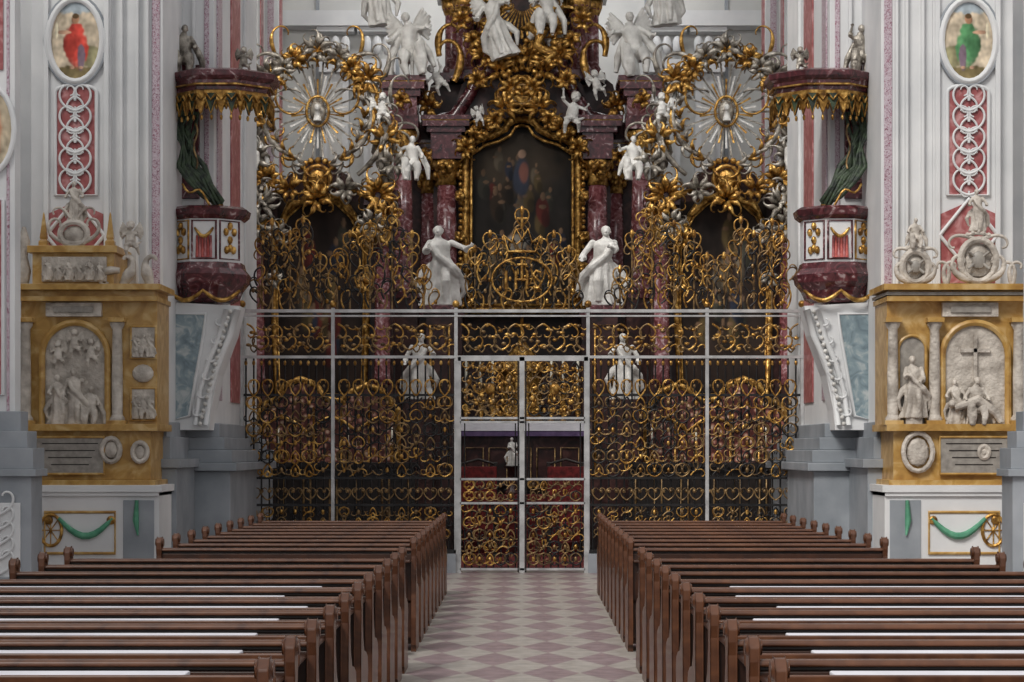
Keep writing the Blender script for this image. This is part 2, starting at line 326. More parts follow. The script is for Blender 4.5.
# ------------------------------------------------------------------ piers
figcols={0:((.62,.07,.05),(.5,.45,.35)),1:((.10,.28,.12),(.5,.45,.35))}
for s in(-1,1):
    R=s>0
    # pier behind pulpit
    b=MB(s); b.box(3.68,4.45,27.5,31.9,1.9,12,WHITE)
    b.box(3.66,3.68,27.7,28.1,2.2,11.8,LILAC); b.box(3.66,3.68,29.0,29.9,2.2,11.8,PINK); b.box(3.64,3.68,30.3,30.5,2.2,11.8,WHITE)
    b.box(3.74,3.80,27.48,27.5,4.,11.8,LILAC); b.box(3.9,3.94,27.44,27.5,6.,11.8,WHITE)
    for q,(z0,z1) in ((.30,(0,.35)),(.22,(.35,1.35)),(.3,(1.35,1.45)),(.24,(1.45,1.6)),(.14,(1.6,1.75)),(.07,(1.75,1.92))):
        b.box(3.68-q,4.5,27.5-q,31.93,z0,z1,GREY)
    b.box(3.85,4.4,27.46,27.5,4.6,6.2,REDM)
    b.obj('church_pier',bevel=.012)
    # medallion pier
    d=26.
    g=group('church_pier')
    b=MB(s); b.box(4.06,5.55,26,27.9,1.9,12,WHITE)
    for q,(z0,z1) in ((.25,(0,.35)),(.18,(.35,1.4)),(.24,(1.4,1.5)),(.1,(1.5,1.75)),(.05,(1.75,1.92))):
        b.box(4.06-q,5.6,26-q,27.9,z0,z1,GREY)
    b.box(A(160,d),A(152,d),25.985,26,2,12,LILAC)
    b.box(A(112,d),A(44,d),25.93,26,2,12,WHITE)
    for px in (108,48): b.box(A(px+2.5,d),A(px-2.5,d),25.88,26,2,12,WHITE)
    for px in (148,138,122): b.box(A(px+1.5,d),A(px-1.5,d),25.93,26,2,12,WHITE)
    # scroll panel
    pk=arch(A(98,d),A(57,d),Z(196,d),Z(86,d),10,.08); b.prismY(pk,25.91,25.93,PINK); b.frame(pk,25.91,.024,WHITE)
    dm=[(A(50,d),Z(283,d)),(A(50,d),Z(215,d)),(A(77,d),Z(203,d)),(A(104,d),Z(215,d)),(A(104,d),Z(283,d))]
    b.prismY(dm,25.91,25.93,PINK)
    dd_=[(A(77,d),Z(200,d)),(A(106,d),Z(236,d)),(A(77,d),Z(272,d)),(A(48,d),Z(236,d))]
    b.frame(dd_,25.90,.03,WHITE)
    pr=oval(A(77,d),Z(42,d),A(0,d)-A(27,d),A(0,d)-A(41,d),28); b.frame(pr,25.90,.04,WHITE); b.frame(oval(A(77,d),Z(42,d),.345,.505,28),25.90,.022,GREY)
    b.obj('pier_body',g,bevel=.006)
    c=CB(s); X=A(77,d)
    for i,py in enumerate((104,125,146,167,188)):
        c.pair(X,Z(py+8,d),25.89,.1,.62,2.6,13,.017,.010,n=24); c.pair(X,Z(py-6,d),25.89,-.3,.34,-2.,-12,.015,.009,n=18)
        c.pair(X,Z(py-2,d),25.89,1.2,.26,1,9,.014,.008,n=14)
    c.obj('stucco_scrolls',WHITE,g)
    rc,_=figcols[1 if R else 0]
    painting('painted_medallion',A(77,d)-.31,A(77,d)+.31,Z(42,d)-.46,Z(42,d)+.46,25.905,(.60,.50,.37),
        [(.5,.08,.6,.10,(.22,.17,.08)),(.2,.3,.25,.12,(.35,.32,.18)),(.5,.95,.6,.12,(.40,.46,.50)),(.46,.42,.17,.24,rc),(.60,.45,.12,.2,[q*.6 for q in rc]),(.40,.30,.07,.16,(.20,.14,.18)),(.48,.62,.13,.09,(rc[0],rc[1],rc[2])),(.5,.76,.065,.055,(.45,.24,.14)),(.5,.80,.06,.03,(.12,.07,.03)),(.70,.60,.13,.025,(.5,.3,.2)),(.84,.62,.025,.1,(.75,.68,.5)),(.40,.17,.04,.02,(.5,.3,.2)),(.56,.17,.04,.02,(.5,.3,.2))],g,'oval',80,110,s,seed=2,sharp=12)
    # near pier
    d=22.; b=MB(s); g=group('church_pier'); XN=4.85
    b.box(XN,6.3,22,22.25,1.95,12,WHITE); b.box(XN+.05,XN+.08,21.99,22,1.95,12,LILAC)
    for q,(z0,z1) in ((.27,(0,.4)),(.2,(.4,1.35)),(.25,(1.35,1.42)),(.22,(1.42,1.62)),(.15,(1.62,1.78)),(.07,(1.78,1.97))):
        b.box(XN-q,6.3,22-q,22.25+q*.2,z0,z1,GREY)
    pk=rect(XN+.11,XN+.6,Z(395,d),Z(200,d)); b.prismY(pk,21.98,22,PINK); b.frame(pk,21.98,.02,WHITE)
    b.box(XN+.11,XN+.6,21.98,22,Z(70,d),Z(-60,d),PINK)
    b.frame(oval(XN+.28,Z(130,d),.28,.44),21.97,.03,WHITE)
    b.box(XN-.1,XN+.5,21.77,21.8,.35,1.1,WHITE); b.obj('pier_body',g,bevel=.01)
    painting('painted_medallion',XN+.02,XN+.54,Z(130,d)-.42,Z(130,d)+.42,21.97,(.5,.42,.3),[(.4,.5,.2,.3,(.5,.2,.1))],g,'oval',30,40,s)
    c=CB(s)
    for k in range(5): c.pair(XN+.12,.42+k*.14,21.76,.3,.4,1.,11,.018,.01)
    for k in range(12): c.pair(XN+.30,Z(385-k*15,d),21.97,.6,.4,1.,11,.016,.01)
    c.obj('stucco_scrolls',WHITE,g)
# ------------------------------------------------------------------ carved side altars (epitaph altars on the piers)
def relief(x0,x1,z0,z1,y,n,m,g,s,seed,name='relief_figure'):
    w=abs(x1-x0); h=z1-z0
    for k in range(n):
        xx=x0+(x1-x0)*(k+.5)/n
        statue(name,xx*s,y,z0+.01,h*(.86 if k%2 else .74),('stand','seat')[k%2 if n>1 else 0] if n<6 else 'stand',hl=(-.16,-.12,.55+.1*(k%3)),hr=(.15,-.12,.7-.1*(k%2)),flat=.7,m=m,parent=g,seed=seed+k,turn=(.3 if k%2 else -.3))
for s in(-1,1):
    R=s>0; d=25.; g=group('marble_epitaph_altar'); b=MB(s); y=25.
    def bx(p0,p1,q0,q1,m,y0=0,y1=.99): b.box(A(p0,d),A(p1,d),y+y0,y+y1,Z(q1,d),Z(q0,d),m)
    # base
    b.box(A(160,d),A(45,d)+.25,y-.05,26,0,Z(492,d),WHITE); bx(163,38,485,492,WHITE,-.1); bx(160,42,492,496,WHITE,-.08)
    b.box(A(163,d),A(42,d)+.25,y-.1,26,0,.18,GREY)
    pk=rect(A(116,d),A(46,d),Z(553,d),Z(512,d)); b.frame(pk,y-.06,.02,OCHRE)
    bx(116,46,512,553,WHITE,-.06,0)
    bx(155,124,500,560,GREY,-.06,0)
    for px in(50,112): b.ell((A(px,d),y-.07,Z(520,d)),(.05,.03,.05),GOLD)
    b.frame(oval(A(52,d),Z(530,d),.12,.17),y-.07,.02,GOLD); 
    for k in range(8): b.tube([(A(52,d),y-.07,Z(530,d)),(A(52,d)+.11*math.cos(k*pi/4),y-.07,Z(530,d)+.16*math.sin(k*pi/4))],.008,GOLD,5)
    b.tube([(A(60+k*6.,d),y-.08,Z(518+18*math.sin(pi*k/9),d)) for k in range(10)],[.02+.02*math.sin(pi*k/9) for k in range(10)],GREENP,7)
    b.tube([(A(138,d),y-.08,Z(500,d)),(A(137,d),y-.08,Z(520,d)),(A(139,d),y-.08,Z(535,d))],[.02,.035,.01],GREENP,7)
    # predella
    bx(156,28,480,487,OCHRE,-.06); bx(150,32,430,480,OCHRE,.04); bx(104,36,437,474,SLATE,.0); bx(158,22,424,431,OCHRE,-.06)
    pk=rect(A(104,d),A(36,d),Z(474,d),Z(437,d)); b.frame(pk,y,.018,OCHRE)
    for k in range(4): bx(98-3*k,42+3*k,443+k*7,444-0+k*7,BLACK,-.005,.01)
    for (px,py,r) in((111,450,.1),(140,452,.08)) if not R else ((126,452,.16),(60,452,.05)):
        b.frame(oval(A(px,d),Z(py,d),r*1.0,r*1.3,16),y+.0,.03,RELIEF); b.ell((A(px,d),y+.02,Z(py,d)),(r*.8,.05,r),RELIEF)
    # main storey
    bx(155,18,300,424,OCHRE,.15)
    zc0,zc1=Z(424,d),Z(322,d)
    cols=(24,116) if not R else (24,108,150)
    for px in cols:
        xx=A(px,d); b.lathe(xx,y+.08,[(.085,zc0),(.085,zc0+.06),(.06,zc0+.1),(.062,zc0+.5),(.052,zc1-.08),(.08,zc1-.03),(.08,zc1)],RELIEF,14)
        b.box(xx-.09,xx+.09,y-.02,y+.18,zc1,zc1+.05,OCHRE); b.box(xx-.1,xx+.1,y-.03,y+.18,zc0-.01,zc0+.04,OCHRE)
    na=arch(A(106,d) if not R else A(100,d),A(40,d) if not R else A(34,d),Z(427,d),Z(322,d),14)
    b.prismY(na,y+.12,y+.15,RELIEF); b.frame(na,y+.11,.04,OCHRE,closed=False); 
    bx(100,44,302,316,RELIEF,.08,.2); bx(92,52,306,312,SLATE,.06,.2)
    if not R:
        for(q0,q1) in((326,358),(388,420)):
            bx(154,129,q0,q1,RELIEF,.12,.2); b.frame(rect(A(154,d),A(129,d),Z(q1,d),Z(q0,d)),y+.12,.018,OCHRE)
            relief(A(152,d),A(131,d),Z(q1,d),Z(q0,d),y+.1,3,RELIEF,g,s,5)
        b.ell((A(141,d),y+.13,Z(373,d)),(.12,.04,.1),RELIEF,14)
    else:
        nn=arch(A(144,d),A(116,d),Z(424,d),Z(335,d),12); b.prismY(nn,y+.13,y+.15,SLATE); b.frame(nn,y+.12,.02,OCHRE,closed=False)
        statue('niche_statue',A(130,d)*s,y+.05,Z(418,d),.68,parent=g,m=RELIEF,seed=9,hl=(-.1,-.17,.68),hr=(.1,-.16,.6))
        b.box(A(138,d),A(122,d),y-.02,y+.15,Z(424,d),Z(417,d),RELIEF)
    # relief scene
    ax0,ax1=(A(103,d),A(43,d)) if not R else (A(97,d),A(37,d))
    xm=(ax0+ax1)/2
    if not R:
        statue('relief_figure',xm*s,y+.08,Z(425,d),.62,parent=g,m=RELIEF,seed=1,flat=.7,hl=(-.18,-.12,.5),hr=(.2,-.1,.8))
        statue('relief_figure',(xm-.17)*s,y+.08,Z(425,d),.5,'seat',parent=g,m=RELIEF,seed=2,flat=.7)
        statue('relief_figure',(xm+.18)*s,y+.08,Z(425,d),.55,parent=g,m=RELIEF,seed=3,flat=.7,turn=.4)
        for k,(ox,oz) in enumerate(((-.18,.62),(.0,.72),(.18,.6))):
            statue('relief_figure',(xm+ox)*s,y+.08,Z(425,d)+oz,.36,'putto',wings=True,parent=g,m=RELIEF,seed=4+k,flat=.7)
    else:
        b.box(xm-.02,xm+.02,y+.08,y+.12,Z(400,d),Z(335,d),RELIEF); b.box(xm-.16,xm+.16,y+.08,y+.12,Z(352,d),Z(348,d),RELIEF)
        statue('relief_figure',(xm)*s,y+.05,Z(425,d),.62,'seat',parent=g,m=RELIEF,seed=1,flat=.8)
        b.tube([(xm-.24,y,Z(408,d)),(xm,y-.02,Z(400,d)),(xm+.2,y,Z(412,d)),(xm+.26,y,Z(422,d))],[.04,.06,.05,.03],RELIEF,8); b.ell((xm-.27,y,Z(404,d)),.045,RELIEF)
        statue('relief_figure',(xm-.22)*s,y+.08,Z(425,d),.5,parent=g,m=RELIEF,seed=3,flat=.7)
    # entablature
    bx(157,15,296,301,OCHRE,.0); bx(154,18,290,296,OCHRE,.05); bx(161,11,284,290,OCHRE,-.06)
    if R: bx(158,14,292,295,SLATE,-.01)
    if not R:
        bx(112,30,252,284,OCHRE,.12); bx(116,26,245,252,OCHRE,.05); bx(105,40,256,281,RELIEF,.08,.3)
        relief(A(104,d),A(41,d),Z(281,d),Z(256,d),y+.06,6,RELIEF,g,s,20)
        cx=72; 
        b.frame(oval(A(cx,d),Z(233,d),.15,.13,18),y+.1,.035,RELIEF); b.ell((A(cx,d),y+.14,Z(234,d)),(.13,.06,.11),RELIEF)
        statue('crowning_statue',A(72,d)*s,y+.15,Z(222,d),.46,parent=g,m=RELIEF,seed=11)
        c=CB(s); c.pair(A(72,d),Z(243,d),y+.1,.1,.6,.8,14,.03,.012); c.pair(A(72,d),Z(222,d),y+.1,.9,.36,.5,-11,.02,.01)
        c.curl(A(122,d),Z(284,d),y+.1,1.9,.42,1,-12,.05,.02,swell=.5); c.curl(A(148,d),Z(284,d),y+.1,1.5,.42,-1,12,.05,.02,swell=.5); c.curl(A(118,d),Z(270,d),y+.1,.2,.4,-1,-12,.035,.015,swell=.5)
        c.obj('volutes',RELIEF,g,2)
        for px in(40,107):
            xx=A(px,d); b.lathe(xx,y+.2,[(.07,Z(245,d)),(.07,Z(240,d)),(.045,Z(238,d)),(.055,Z(236,d)),(.012,Z(212,d)),(.0,Z(210,d))],OCHRE,4,False,pi/4)
        statue('small_angel',A(129,d)*s,y+.1,Z(258,d),.45,'putto',wings=True,parent=g,m=RELIEF,seed=13)
        b.lathe(A(20,d),y+.2,[(.05,Z(284,d)),(.08,Z(270,d)),(.04,Z(255,d)),(.07,Z(240,d)),(.02,Z(225,d))],RELIEF,10)
    else:
        c=CB(s)
        for px,r in((64,.23),(127,.17)):
            xx=A(px,d); zz=Z(284,d)+r*1.15
            b.frame(oval(xx,zz,r*.85,r,20),y+.1,.04,RELIEF); b.ell((xx,y+.16,zz),(r*.8,.07,r*.9),RELIEF); b.ell((xx,y+.08,zz),(r*.35,.04,r*.45),SLATE)
            for q in(-1,1): b.tube([(xx-r*.5,y+.07,zz-q*r*.4),(xx+r*.5,y+.07,zz+q*r*.4)],.018,SLATE,6)
            c.pair(xx,zz-r,y+.1,.1,r*2.7,.8,14,.035,.015,swell=.4); c.pair(xx,zz+r,y+.1,.2,r*2,.4,-12,.025,.012)
            for k in range(5): b.ell((xx+(k-2)*r*.25,y+.1,zz+r*1.2+.02*(2-abs(k-2))),.03,RELIEF,6)
            b.frame(oval(xx,zz+r*1.15,r*.5,.03,14),y+.1,.02,RELIEF)
        c.pair(A(96,d),Z(284,d),y+.1,1.2,.4,.6,12,.03,.012); c.pair(A(30,d),Z(284,d),y+.1,1.2,.4,.6,12,.03,.012)
        c.obj('volutes',RELIEF,g,2)
        statue('crowning_statue',A(64,d)*s,y+.15,Z(230,d),.46,parent=g,m=RELIEF,seed=12)
        statue('small_angel',A(127,d)*s,y+.12,Z(248,d),.4,'seat',parent=g,m=RELIEF,seed=14)
    b.obj('altar_architecture',g,bevel=.006)
# ------------------------------------------------------------------ pulpits
for s in(-1,1):
    d=27.; g=group('pulpit'); b=MB(s); cx,cy=A(205,d),27.32; ro=pi/8
    def zz(p): return Z(p,d)
    b.lathe(cx,cy,[(.30,zz(302)),(.38,zz(298)),(.42,zz(290)),(.50,zz(282)),(.52,zz(274)),(.46,zz(268)),(.44,zz(262))],REDM,8,False,ro)
    b.lathe(cx,cy,[(.43,zz(263)),(.43,zz(218))],WHITE,8,False,ro)
    b.lathe(cx,cy,[(.44,zz(219)),(.5,zz(215)),(.52,zz(209)),(.46,zz(206)),(.3,zz(206))],REDM,8,False,ro)
    for k,(a,ppm) in enumerate(((-pi/2,RELIEF),(-3*pi/4,GOLD),(-pi/4,GOLD))):
        ux,uy=math.cos(a),math.sin(a); tx,ty=-uy,ux; rr=.43*math.cos(pi/8)+.004
        def P(t,z,o=0): return (cx+ux*(rr+o)+tx*t,cy+uy*(rr+o)+ty*t,z)
        b.tube([P(-.14,zz(259)),P(.14,zz(259)),P(.14,zz(221)),P(-.14,zz(221))],.016,REDM if k!=2 else GOLD,6,True)
        if k==0:
            b.tube([P(-.11+.022*i,zz(228+9*math.sin(pi*i/10)),.01) for i in range(11)],[.012+.014*math.sin(pi*i/10) for i in range(11)],GOLD,6)
            for i in range(6): b.tube([P(-.08+.032*i,zz(236),.01),P(-.08+.032*i,zz(258),.02)],[.014,.02],REDCL if i%2 else PINK,6)
        else:
            for i in range(7): b.ell(P((-.06,.06,0,0,-.05,.05,0)[i],zz((232,232,240,248,250,250,226)[i]),.01),(.035,.03,.05),ppm,8)
    b.tube([(cx-.42+.042*i,cy-.5+.1*abs(i-10)/10.,zz(291+10*abs(math.sin(pi*i/10.)))) for i in range(21)],[.018+.012*abs(math.sin(pi*i/10.)) for i in range(21)],GOLD,7)
    # console
    pl=[(A(167,d),zz(302)),(A(240,d),zz(306)),(A(233,d),zz(335)),(A(218,d),zz(375)),(A(211,d),zz(410)),(A(209,d),zz(430)),(A(160,d),zz(430)),(A(160,d),zz(302))]
    b.prismY(pl,26.98,27.52,WHITE)
    bl=[(A(173,d),zz(314)),(A(206,d),zz(314)),(A(203,d),zz(340)),(A(196,d),zz(380)),(A(190,d),zz(416)),(A(173,d),zz(420))]
    b.prismY(bl,26.96,26.98,BLUEM); b.frame(bl,26.965,.022,WHITE)
    e=[(238,310),(231,335),(220,360),(211,390),(206,425)]
    for off in(0,-10): b.tube([(A(q[0]+off,d),26.95,zz(q[1])) for q in e],[.045,.04,.035,.03,.03],WHITE,8)
    for i in range(18):
        t=i/17; q=(235-6*t-24*t**.9+0, 312+112*t); b.ell((A(q[0]-4,d),26.92,zz(q[1])),.028,STATUE,6)
    b.obj('pulpit_console',g); c=CB(s)
    for i in range(6): c.curl(A(230-4.5*i,d),zz(318+18*i),26.93,-1.2,.28,1.2,11,.022,.01,n=14)
    c.obj('console_scrolls',WHITE,g); b=MB(s)
    # canopy
    ccx=A(219,d)
    b.lathe(ccx,cy,[(.50,zz(97)),(.58,zz(96)),(.60,zz(92)),(.60,zz(89)),(.64,zz(86)),(.64,zz(83)),(.70,zz(79)),(.71,zz(74)),(.6,zz(71)),(.2,zz(69))],REDM,8,False,ro)
    b.lathe(ccx,cy,[(.655,zz(88)),(.655,zz(86.5)),(.6,zz(86))],GOLD,8,False,ro)
    b.lathe(ccx,cy,[(.605,zz(96)),(.605,zz(93)),(.59,zz(92))],GOLD,8,False,ro)
    for k in range(8):
        a0=ro+2*pi*k/8;a1=ro+2*pi*(k+1)/8
        p0=Vector((ccx+.6*math.cos(a0),cy+.6*math.sin(a0)));p1=Vector((ccx+.6*math.cos(a1),cy+.6*math.sin(a1)))
        if (p0.y+p1.y)/2>27.5: continue
        for j in range(4):
            q0=p0.lerp(p1,j/4);q1=p0.lerp(p1,(j+1)/4);qm=(q0+q1)/2; o=(qm-Vector((ccx,cy))).normalized()*.015
            pts=[(q0.x,q0.y,zz(96)),(q1.x,q1.y,zz(96)),(q1.x,q1.y,zz(103)),(qm.x,qm.y,zz(117)),(q0.x,q0.y,zz(103))]
            b.add([(p[0]+o.x,p[1]+o.y,p[2]) for p in pts]+[(p[0],p[1],p[2]) for p in pts],[(0,1,2,3,4),(9,8,7,6,5),(0,4,9,5),(4,3,8,9),(3,2,7,8),(2,1,6,7)],GOLD if j%2 else GREEN)
            b.tube([(q0.x+o.x*2,q0.y+o.y*2,zz(103)),(qm.x+o.x*2,qm.y+o.y*2,zz(117)),(q1.x+o.x*2,q1.y+o.y*2,zz(103))],.012,GOLD,5)
            b.tube([(q1.x,q1.y,zz(99)),(q1.x,q1.y,zz(105))],.008,GOLD,5); b.ell((q1.x,q1.y,zz(109)),(.02,.02,.04),GOLD,6)
            b.ell((qm.x,qm.y,zz(120)),(.018,.018,.035),GOLD,6)
            b.tube([(q0.x+o.x*2,q0.y+o.y*2,zz(97)),(qm.x+o.x*2,qm.y+o.y*2,zz(103)),(q1.x+o.x*2,q1.y+o.y*2,zz(97))],.015,GOLD,5)
    # curtains
    rd=random.Random(3)
    for k in range(11):
        o=k*2.0; w=rd.uniform(-4,4)
        b.tube([(A(176+o,d),27.15+.03*(k%3),zz(110)),(A(174+o*.8+w,d),27.1,zz(128)),(A(180+o*.6-w,d),27.05+.04*(k%2),zz(146)),(A(180+o+w,d),27.05,zz(166)),(A(187+o*1.2,d),27.0,zz(181+w)),(A(203+o*1.,d),27.0+.03*(k%2),zz(195+k-w)),(A(226-o*.4,d),27.05,zz(209))],[.016,.026,.016,.034,.030,.022,.008],GREEN,7)
        b.tube([(A(166+o*.35,d),27.1,zz(108)),(A(165+o*.35,d),27.1,zz(160)),(A(165+o*.3+w*.3,d),27.1,zz(205)),(A(164+o*.3,d),27.05,zz(246-k*2))],[.02,.022,.024,.01],GREEN,6)
    b.tube([(A(183+i*3.4,d),26.94,zz(184+5*math.sin(i*.9)+i*2.2)) for i in range(13)],.015,GOLD,6)
    b.tube([(A(196+2*math.sin(i),d),26.97,zz(124+i*5)) for i in range(10)],.012,OLDGOLD,6)
    b.obj('pulpit_body',g)
    statue('canopy_figure',A(180,d)*s,27.3,zz(72),.72,'seat',parent=g,m=SILVER,seed=3,hl=(-.15,-.1,.95))
    statue('canopy_putto',A(240,d)*s,27.35,zz(71),.38,'putto',wings=True,parent=g,m=SILVER,seed=5)
# ------------------------------------------------------------------ side altars in the chancel
for s in(-1,1):
    d=37.; y=37.; g=group('baroque_side_altar'); b=MB(s)
    def px(p): return A(p,d)
    def zz(p): return Z(p,d)
    u=d/F
    b.prismY([(px(392),0),(px(392),zz(215)),(px(368),zz(205)),(px(350),zz(175)),(px(316),zz(155)),(px(284),zz(175)),(px(266),zz(205)),(px(240),zz(215)),(px(240),0)],37.3,37.8,DREDM)
    for p0,p1 in((240,272),(364,400)):
        b.box(px(p1),px(p0),36.95,37.4,zz(205),zz(197),REDM); b.box(px(p1-2),px(p0+2),37.0,37.4,zz(197),zz(190),REDM)
        b.box(px(p1-4),px(p0+4),37.05,37.4,zz(225),zz(205),DREDM)
        b.box(px(p1-3),px(p0+3),37.0,37.4,zz(440),zz(385),DREDM)
        for pc in ((p0+p1)/2,):
            b.lathe(px(pc),37.1,[(.16,zz(385)),(.13,zz(375)),(.125,zz(300)),(.115,zz(245)),(.14,zz(243))],COLM,16)
            b.lathe(px(pc),37.1,[(.12,zz(245)),(.13,zz(238)),(.18,zz(228)),(.17,zz(225))],GOLD,12)
    fr=[(275,395),(272,300),(272,236),(284,212),(300,199),(318,190),(337,199),(352,212),(366,236),(367,300),(364,395)]
    F2=[(px(a),zz(c)) for a,c in fr]
    b.frame(F2,37.2,.05,GOLD,8,True); b.frame([(px(318)+(q[0]-px(318))*.92,q[1]-.06) for q in F2],37.2,.022,GOLD,6,True)
    b.tube([(px(284+i*7),37.1,zz(212-20*math.sin(pi*i/10)-4*math.sin(i*1.8))) for i in range(11)],[.04+.04*(i%2) for i in range(11)],GOLD,8)
    # reliquary shrine
    top=[(258,470),(258,425),(270,405),(282,400),(290,386),(305,380),(320,386),(330,400),(345,402),(356,392),(370,386),(385,392),(400,410),(402,470)]
    T=[(px(a),zz(c)) for a,c in top]; b.prismY(T,36.3,36.9,BLACK); b.prismY([(px(330)+(q[0]-px(330))*.94,q[1]-.06 if q[1]>zz(469) else q[1]+.06) for q in T],36.27,36.31,RELIQ)
    b.frame(T,36.28,.055,GOLD,8)
    for p in(290,318,345,372): b.tube([(px(p),36.24,zz(468)),(px(p),36.24,zz(408))],.02,GOLD,6)
    b.tube([(px(262+i*7),36.24,zz(432-14*abs(math.sin(i*.45)))) for i in range(20)],.028,GOLD,6)
    b.box(px(404),px(250),36.0,37.4,zz(474),zz(469),CLOTH_GLARE); b.box(px(404),px(250),35.99,36.02,zz(479),zz(469),CLOTH_GLARE)
    b.box(px(402),px(252),36.05,37.4,0,zz(474),DREDM); b.box(px(392),px(262),36.02,36.06,zz(535),zz(487),REDC)
    b.frame(rect(px(392),px(262),zz(535),zz(487)),36.0,.02,GOLD)
    b.box(px(415),px(245),35.3,36.05,0,.18,GREY)
    for p in (262,284,352,395):
        b.lathe(px(p),36.15,[(.07,zz(469)),(.08,zz(468)),(.02,zz(464)),(.035,zz(458)),(.015,zz(450)),(.05,zz(446)),(.015,zz(445))],GOLD,10)
        b.lathe(px(p),36.15,[(.014,zz(446)),(.014,zz(428))],WAX,8)
    # sunburst
    sc=(px(318),zz(112)); R=44*u
    for k in range(44):
        a=2*pi*k/44; L=R*(1,.70,.90,.62)[k%4]
        p0=(sc[0]+.12*math.cos(a),sc[1]+.16*math.sin(a)); p1=(sc[0]+L*math.cos(a)*.98,sc[1]+L*math.sin(a)*1.2)
        b.tube([(p0[0],37.0,p0[1]),(p1[0],36.95,p1[1])],[.012,.024],(SILVER,STATUE,SILVER,GOLD)[k%4],4,False,False,.4)
    b.ell((sc[0],36.95,sc[1]),(.13,.08,.19),SILVER,14); b.frame(oval(sc[0],sc[1],.18,.24),36.93,.025,GOLD)
    b.ell((sc[0],36.85,sc[1]+.05),(.05,.04,.06),STATUE); b.tube([(sc[0],36.86,sc[1]),(sc[0],36.86,sc[1]-.16)],[.04,.07],STATUE)
    b.ell((sc[0],37,zz(180)),(.17,.12,.19),GOLD,14); b.frame(oval(sc[0],zz(180),.21,.22,16),36.93,.04,GOLD)
    for k in range(7): b.ell((sc[0]+.24*math.cos(k*.5+.1),36.95,zz(168)+.12*math.sin(k*.5+.1)),.055,GOLD,8)
    for k in range(5): b.ell((sc[0]+(k-2)*.08,37,zz(50)+.03*(2-abs(k-2))),.045,GOLD,8)
    b.ell((sc[0],37,zz(42)),(.05,.05,.1),GOLD); b.box(sc[0]-.22,sc[0]+.22,37.05,37.15,zz(60),zz(56),GOLD)
    b.prismY([(sc[0]-.07,zz(235)),(sc[0]+.07,zz(235)),(sc[0]+.04,zz(155)),(sc[0]-.04,zz(155))],37.28,37.34,DREDM)
    for q in(-1,1):
        b.tube([(sc[0]+q*62*u,37.2,zz(205)),(sc[0]+q*70*u,37.2,zz(175)),(sc[0]+q*60*u,37.2,zz(150)),(sc[0]+q*64*u,37.2,zz(120)),(sc[0]+q*52*u,37.2,zz(85)),(sc[0]+q*25*u,37.2,zz(62))],[.16,.10,.13,.09,.09,.05],SILVER,10)
    b.obj('altar_body',g)
    painting('altar_painting',px(362),px(276),zz(392),zz(200),37.22,(.02,.012,.009),figures(5+int(s),14,.2,.8,.2,.85,.07,.4),g,'rect',60,110,s,seed=3+s,sharp=10)
    cg=CB(s); cs=CB(s); X0=sc[0]
    for q in(-1,1):
        def C(cb,a,c,ang,L,k0,k1,r,**kw):
            A0=X0+q*a*u; an=ang if q>0 else pi-ang
            cb.curl(A0,zz(c),36.95,an,L*u,q*k0,q*k1,r*.8,r*.35,bulge=.12,swell=.5,**kw)
        C(cs,20,158,.2,110,2.2,5.2,.05,n=26,p=1.5)
        C(cg,12,62,-.3,90,-1.6,-9,.045,n=26)
        C(cg,55,120,1.2,60,.6,10,.045,n=24); C(cg,52,100,-1.2,60,-.8,-10,.045,n=24)
        C(cs,60,165,1.4,80,-.5,-11,.05,n=24); C(cs,70,190,1.9,90,-.4,-12,.05,n=26)
        C(cs,40,175,.6,80,.8,10,.045,n=24); C(cs,25,70,.9,60,-1.,-10,.045,n=22)
        C(cs,60,85,.9,60,.5,11,.04,n=22); C(cs,58,140,.1,50,.5,11,.04,n=22)
        C(cg,30,190,-.2,70,-.8,-9,.05,n=24); C(cg,50,215,-1.,60,-.5,8,.045,n=24)
        C(cg,66,175,1.,50,.6,12,.04,n=22); C(cs,76,150,1.5,60,.6,12,.04,n=22)
        C(cs,75,110,1.8,50,-.3,-10,.035,n=22); C(cg,40,60,1.1,50,.6,11,.035,n=22)
        for k in range(14):
            a=-1.3+k*.24
            C(cg if k%2 else cs,46*math.cos(a),112-54*math.sin(a),a+.7,18,.8,9,.034,n=14)
            C(cs if k%2 else cg,50*math.cos(a),112-58*math.sin(a),a-.5,22,-.8,-9,.032,n=14)
            C(cg if k%3 else cs,47*math.cos(a),112-55*math.sin(a),a+1.7,16,1,5,.036,n=12)
        for k in range(9): C(cs,58+5*(k%3),205-k*16,(.2,2.2,1.2)[k%3],30,.5,(-11,11)[k%2],.036,n=14)
    for sd,(a,c,r,n) in enumerate(((318,200,16,9),(262,205,18,8),(378,195,20,9),(256,160,18,8),(386,140,18,8),(318,50,14,7),(290,190,14,8),(346,190,14,8),(268,180,16,7),(372,225,16,7),(368,80,16,7),(270,75,14,7),(252,120,16,8),(278,235,12,7),(362,240,12,7),(276,280,9,6),(364,285,9,6),(394,165,16,8),(248,185,14,7),(340,58,12,7),(296,60,12,7),(256,225,15,8),(388,215,14,8),(284,70,12,7),(352,70,12,7))):
        ornament(cs if sd%2 else cg,px(a),zz(c),36.95,r*u,n,.030,sd+40)
    cg.obj('gilded_scrolls',GOLD,g,1); cs.obj('silvered_scrolls',SILVER,g,1)
    for k,(a,c,h,po,w) in enumerate(((252,172,.85,'seat',False),(383,128,.6,'putto',True),(412,182,.85,'seat',False),(374,118,.45,'putto',True),(262,215,.5,'putto',False),(280,95,.55,'putto',False),(358,100,.5,'putto',False))):
        statue('altar_angel',px(a)*s,36.85,zz(c),h,po,wings=w,parent=g,seed=k+30,hl=(-.25,-.1,.8),hr=(.2,-.15,.6),m=STATUE if k<4 else (SILVER if k==4 else GOLD))
